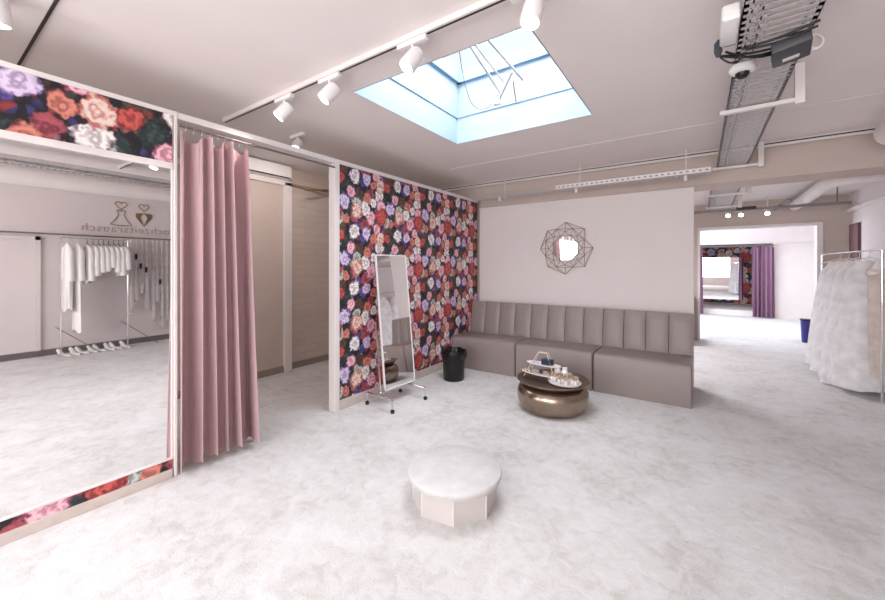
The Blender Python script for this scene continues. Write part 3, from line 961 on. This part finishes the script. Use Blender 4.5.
# hall track + spots + sign
t = thing('light_track', (-0.9, 8.0, 2.37), 'grey track rail hanging across the hall before the far opening', 'light track')
MB().box(0, 2.75, -.02, .02, 0, .045, .002).build('rail', M['galv_d'], t)
for x in (.2, 2.6): MB().tube([(x, 0, .045), (x, 0, HZ - 2.37)], .008, 6).build('hanger', M['galv_d'], t)
MB().box(1.95, 2.0, -.6, .6, .045, .07).build('hanger', M['galv_d'], t)
t = tag(MB().box(.50, .76, 7.955, 7.975, 2.385, 2.435).build('hall_display', M['black'], None), 'small black rectangular box on the hall rail', 'box')
for x, lb in ((.42, 'left small white spotlight in the hall, before the far opening'), (.60, 'middle small white spotlight in the hall, before the far opening'), (.95, 'right small white spotlight in the hall, before the far opening')):
    t = thing('hall_spotlight', (x, 8.4, HZ), lb, 'spotlight', 'small spotlights in the hall')
    MB().tube([(0, 0, 0), (0, 0, -.24)], .008, 8).build('stem', M['white_gloss'], t, True)
    MB().tube([(0, .04, -.24), (-.01, -.06, -.30)], .040, 16).build('head', M['white_gloss'], t, True)
    MB().tube([(-.0101, -.061, -.3005), (-.0105, -.064, -.303)], .034, 16).build('lens', M['lampface'], t, True)
o = MB().box(1.995, 2.028, 8.35, 8.75, 0, 2.12, .004).build('maroon_panel', M['maroon'], None)
tag(o, 'narrow maroon panel on the right wall beside the far opening', 'panel')

# ------------------------------------------------------------------ FAR ROOM
def far_curtain(y, x0, x1, label, folds, z1):
    t = thing('far_curtain', ((x0 + x1) / 2, y, 0), label, 'curtain')
    c_ = curtain_mesh(-(x1 - x0) / 2, (x1 - x0) / 2, .03, z1, folds, .05, flare=.05, seed=9, nu=100, nv=16)
    c_.xform(Matrix.Rotation(-pi / 2, 4, 'Z'))
    c_.build('fabric', M['plum'], t, True)
    return t
far_curtain(13.58, 1.24, 1.66, 'plum curtain at the right of the far changing bay', 4.5, 2.00)
far_curtain(13.58, -.42, .05, 'plum curtain at the left of the far changing bay', 4.5, 2.00)
o = MB().tube([(-.4, 13.58, 2.02), (1.68, 13.58, 2.02)], .014, 8).build('far_curtain_rod', M['galv_d'], None, True)
tag(o, 'thin rod above the plum curtains in the far room', 'curtain rod')
t = thing('floral_framed_mirror', (0.02, 15.9, .18), 'big mirror framed in floral paper inside the far bay', 'mirror')
MB().box(-.3, 1.40, -.03, .06, 0, 1.92).build('carcass', M['white'], t)
f = MB().box(.030, .036, -.28, 1.38, .02, .14).box(.030, .036, -.28, 1.38, 1.56, 1.90).box(.030, .036, 1.16, 1.38, .14, 1.56)
fo = f.build('floral_border', M['paper_far'], t)
fo.rotation_euler = (0, 0, -pi / 2)
MB().box(-.28, 1.16, -.036, -.031, .14, 1.56).build('mirror_glass', M['mirror'], t)
t = thing('blue_bin', (1.66, 9.75, 0), 'small dark blue bin past the far opening', 'bin')
MB().lathe([(.065, 0), (.085, .40), (.09, .43), (.08, .43)], 20).build('bucket', M['blue'], t, True)
MB().lathe([(.093, .42), (.095, .445), (.088, .445)], 20).build('rim', M['black'], t, True)

# ------------------------------------------------------------------ GARMENTS
def garment_rings(wt, wb, dt, db, L_, folds, depth, nv=16, nu=48, seed=0, shape=1.0, hem=.02):
    rnd = random.Random(seed)
    p1, p2 = rnd.uniform(0, 6), rnd.uniform(0, 6)
    rings = []
    for j in range(nv + 1):
        v = j / nv
        k = v ** shape
        w_, d_ = wt + (wb - wt) * k, dt + (db - dt) * k
        r_ = []
        for i in range(nu):
            a = 2 * pi * i / nu
            f_ = 1 + depth * v * (sin(folds * a + p1) + .5 * sin((folds * 2 - 1) * a + p2))
            z = -L_ * v + (hem * sin(3 * a + p2) if j == nv else 0)
            r_.append((w_ / 2 * cos(a) * f_, d_ / 2 * sin(a) * f_, z))
        rings.append(r_)
    return rings

def hanger(t, m, w=.40):
    s = MB()
    s.tube([(0, 0, .02 + 0)] + [(0, 0, -.03)], .004, 6)
    s.tube([(.012 * cos(a_), 0, .03 + .012 * sin(a_)) for a_ in [radians(q) for q in range(-90, 181, 30)]], .003, 6)
    s.tube([(-w / 2, 0, -.10), (0, 0, -.03), (w / 2, 0, -.10)], .007, 6)
    return s.build('hanger', m, t, True)

# rack on the right with the tulle gowns (rail runs along Y, gowns hang across it)
RXR, RZ = 1.58, 1.625
t = thing('garment_rack', (RXR, 5.87, 0), 'thin chrome garment rack carrying the tulle gowns at the right', 'clothes rack')
for y in (0, 2.36):
    MB().tube([(0, y, 0.0), (0, y, RZ)], .011, 10).build('post', M['chrome'], t, True)
    MB().tube([(0, y, .02), (.44, y, .02)], .011, 8).build('foot', M['chrome'], t, True)
MB().tube([(0, -.35, RZ), (0, 2.36, RZ)], .011, 10).build('rail', M['chrome'], t, True)
gowns = [(7.30, .46, .72, 1.25, 'tulle', 'full white tulle gown furthest along the right rack', 1.52),
         (6.92, .46, .74, .90, 'tulle', 'white tulle gown in the middle of the right rack', 1.55),
         (6.55, .46, .74, .80, 'tulle', 'widest white tulle gown, third along the right rack from the far end', 1.55),
         (6.22, .46, .70, .62, 'tulle', 'narrower white tulle gown next to the cream one on the right rack', 1.50),
         (5.99, .30, .40, .30, 'tulle_i', 'cream pink gown with narrow skirt against the near rack post', 1.35)]
for i, (y, wt, wb_, db_, mm, lb, L_) in enumerate(gowns):
    t = thing('bridal_gown', (RXR + (.10 if y < 6 else 0), y, RZ - .045), lb, 'gown', 'bridal gowns on the right rack')
    hanger(t, M['white_gloss'])
    MB().loft(garment_rings(.22, .38, .08, .26, .14, 5, .03, 8, 40, i, 1.4)).xform(Matrix.Translation((0, 0, -.07))).build('bodice', M['satin'] if mm != 'ivory' else M['ivory'], t, True)
    MB().loft(garment_rings(.40, wb_, .28, db_, L_ - .17, 9, .06, 22, 90, i + 5, .6), cap=False).xform(Matrix.Translation((.03, 0, -.16))).build('skirt', M[mm], t, True)
    if mm != 'ivory':
        MB().loft(garment_rings(.37, wb_ * .85, .25, db_ * .8, L_ - .21, 8, .06, 18, 70, i + 15, .6), cap=False).xform(Matrix.Translation((.03, 0, -.17))).build('underskirt', M[mm], t, True)

# rack seen in the mirror, on the right wall near the photographer
t = thing('garment_rack', (2.36, 1.45, 0), 'low wire rack of blouses reflected in the big mirror', 'clothes rack')
for y in (0, .84):
    MB().tube([(0, y, 0), (0, y, 1.90)], .009, 8).build('post', M['chrome'], t, True)
    MB().tube([(0, y, .02), (.36, y, .02)], .009, 8).build('foot', M['chrome'], t, True)
    MB().tube([(.36, y, .45), (0, y + .45, .02)], .007, 8).build('brace', M['galv_d'], t, True)
MB().tube([(0, 0, 1.90), (0, .84, 1.90)], .009, 8).build('rail', M['chrome'], t, True)
o = MB().tube([(2.60, -.5, 1.965), (2.60, 4.2, 1.965)], .013, 8).build('wall_rail', M['galv_d'], None, True)
tag(o, 'long thin rail along the right wall seen in the mirror', 'rail')

def blouse(loc, L_, lb, grp, long_=False, seed=0, hang=None):
    t = thing('blouse' if not long_ else 'lace_robe', loc, lb, 'blouse' if not long_ else 'robe', grp)
    hanger(t, hang or M['black'], .34)
    bs = .36 if not long_ else .34
    MB().loft(garment_rings(.12, bs, .05, .10, L_, 5, .10, 12, 36, seed, .55, .03)).xform(Matrix.Translation((0, 0, -.05))).build('body', M['satin'], t, True)
    for s_ in (-1, 1):
        sl = min(L_ * .95, .55)
        MB().tube([(s_ * .13, 0, -.09), (s_ * .19, .01, -.20), (s_ * .22, .0, -.09 - sl * .6), (s_ * .21, .01, -.09 - sl)], .03, 10, radii=[.03, .045, .045, .05]).build('sleeve', M['satin'], t, True)
    return t
rz = Matrix.Rotation(0, 4, 'Z')
ys = [1.76, 1.83, 1.90, 1.965, 2.03, 2.10, 2.165, 2.23]
Ls = [.62, .50, .44, .42, .36, .44, .50, .40]
for i, (y, L_) in enumerate(zip(ys, Ls)):
    blouse((2.36, y, 1.855), L_, 'short white blouse on a black hanger on the reflected rack', 'short white blouses on the reflected rack', seed=i)
blouse((2.36, 1.52, 1.855), 1.05, 'long white lace robe at the left end of the reflected rack', 'long robes', True, 21, M['white_gloss'])
blouse((2.36, 1.64, 1.855), 1.40, 'longest white robe, second from the left on the reflected rack', 'long robes', True, 22, M['white_gloss'])
# veils on the wall rail
vl = [(2.40, 1.35), (2.48, 1.15), (2.56, 1.0), (2.64, 1.3), (2.74, 1.55), (2.80, 1.2), (2.88, 1.7), (2.96, 1.6), (3.04, 1.72), (3.14, 1.6), (3.26, 1.7)]
for i, (y, L_) in enumerate(vl):
    t = thing('bridal_veil', (2.60, y, 1.95), 'long narrow white veil hanging from the wall rail in the mirror', 'veil', 'long veils on the wall rail')
    MB().tube([(0, 0, .015), (0, 0, -.04)], .004, 6).box(-.02, .02, -.01, .01, -.06, -.03).build('clip', M['white_gloss'], t)
    MB().loft(garment_rings(.05, .14, .03, .055, L_ - .06, 5, .12, 14, 30, i + 40, .8)).xform(Matrix.Translation((0, 0, -.05))).build('net', M['veil'], t, True)
for (y, z) in ((2.45, 1.62), (2.52, 1.45), (2.60, 1.38), (2.82, 1.15)):
    o = MB().box(2.50, 2.505, y - .02, y + .02, z - .05, z + .05).build('price_tag', M['black'] , None)
    tag(o, 'small dark swing tag hanging among the veils in the mirror', 'tag', 'swing tags among the veils')

# shoes
def shoe(loc, lb, ang):
    t = thing('bridal_shoe', loc, lb, 'shoe', 'white pumps lined up under the reflected rack')
    t.rotation_euler = (0, 0, ang)
    rings = []
    N = 12
    for i in range(N + 1):
        u = i / N                                   # 0 heel .. 1 toe
        x = -.11 + .23 * u
        base = .065 * max(0, 1 - u * 1.7) ** 1.3
        hgt = (.055 if u < .12 else .055 - .030 * min(1, (u - .12) / .25)) if u < .6 else .028 + .006 * sin(pi * (u - .6) / .4)
        hgt *= 1 if u < .93 else .55
        wd = (.026 + .014 * sin(pi * min(1, u * 1.05) ** 1.5)) * (1 if u < .85 else 1 - (u - .85) * 4.5)
        rings.append([(x, wd * cos(a), base + hgt / 2 + hgt / 2 * sin(a)) for a in [2 * pi * k / 12 for k in range(12)]])
    MB().loft(rings).build('upper', M['satin'], t, True)
    MB().tube([(-.10, 0, .068), (-.098, 0, 0)], .01, 8, radii=[.016, .006]).build('heel', M['satin'], t, True)
    return t
for i in range(8):
    y = 1.50 + i * .108 + (.02 if i % 2 else 0)
    shoe((2.44, y, 0), 'white bridal pump on the floor under the reflected rack', radians(150 + 12 * (i % 2)))

# ------------------------------------------------------------------ WALL LOGO (right wall, read in the big mirror)
def flat_wire(pts, closed=True, r=.006):
    return MB().tube([(XR - .008, y, z) for (y, z) in pts], r, 6, closed=closed)
def heart(yc, zc, s):
    out_ = []
    for i in range(40):
        a = 2 * pi * i / 40
        out_.append((yc + s * sin(a) ** 3, zc + s * (13 * cos(a) - 5 * cos(2 * a) - 2 * cos(3 * a) - cos(4 * a)) / 17))
    return out_
yd = 2.30
f = MB()
for pl, cl in ((heart(yd, 2.56, .085), True),
               ([(yd - .05, 2.47), (yd - .02, 2.455), (yd + .02, 2.455), (yd + .05, 2.47), (yd + .065, 2.45), (yd + .05, 2.42), (yd + .04, 2.38), (yd + .08, 2.30), (yd + .155, 2.20),
                 (yd + .08, 2.19), (yd - .08, 2.19), (yd - .155, 2.20), (yd - .08, 2.30), (yd - .04, 2.38), (yd - .05, 2.42), (yd - .065, 2.45)], True)):
    f.tube([(XR - .008, y, z) for (y, z) in pl], .007, 6, closed=cl)
tag(f.build('bride_emblem', M['goldp'], None, True), 'outlined gold dress with a heart for a head on the wall', 'emblem')
yg = 2.64
f = MB()
f.tube([(XR - .008, y, z) for (y, z) in heart(yg, 2.56, .08)], .007, 6, closed=True)
for s_ in (-1, 1):
    ol = [(yg + s_ * .02, 2.45), (yg + s_ * .12, 2.44), (yg + s_ * .125, 2.37), (yg, 2.20), (yg + s_ * .055, 2.36)]
    a_ = [(XR - .014, y, z) for (y, z) in ol]; b_ = [(XR - .001, y, z) for (y, z) in ol]
    if s_ < 0: a_.reverse(); b_.reverse()
    f.loft([a_, b_])
f.tube([(XR - .008, yg - .04, 2.43), (XR - .008, yg, 2.445), (XR - .008, yg + .04, 2.43)], .010, 6)
tag(f.build('groom_emblem', M['goldp'], None, True), 'gold suit jacket emblem with a heart for a head on the wall', 'emblem')
cu = bpy.data.curves.new('lettering', 'FONT')
cu.body = 'hochzeitsrausch'
cu.size = .19; cu.extrude = .004; cu.align_x = 'CENTER'; cu.space_character = 1.12; cu.offset = -.002
tmp = bpy.data.objects.new('lettering_source', cu)
COL.objects.link(tmp)
bpy.context.view_layer.update()
me = bpy.data.meshes.new_from_object(tmp)
bpy.data.objects.remove(tmp)
me.materials.clear(); me.materials.append(M['letter'])
xs = [v.co.x for v in me.vertices]
k = 1.38 / (max(xs) - min(xs))
me.transform(Matrix.Diagonal((k, 1.0, 1.0, 1.0)))
o = bpy.data.objects.new('wall_lettering', me)
COL.objects.link(o)
o.rotation_euler = (pi / 2, 0, -pi / 2)
o.location = (XR - .006, 2.46, 2.065)
tag(o, 'thin pale gold lettering hochzeitsrausch on the wall under the emblems', 'lettering')
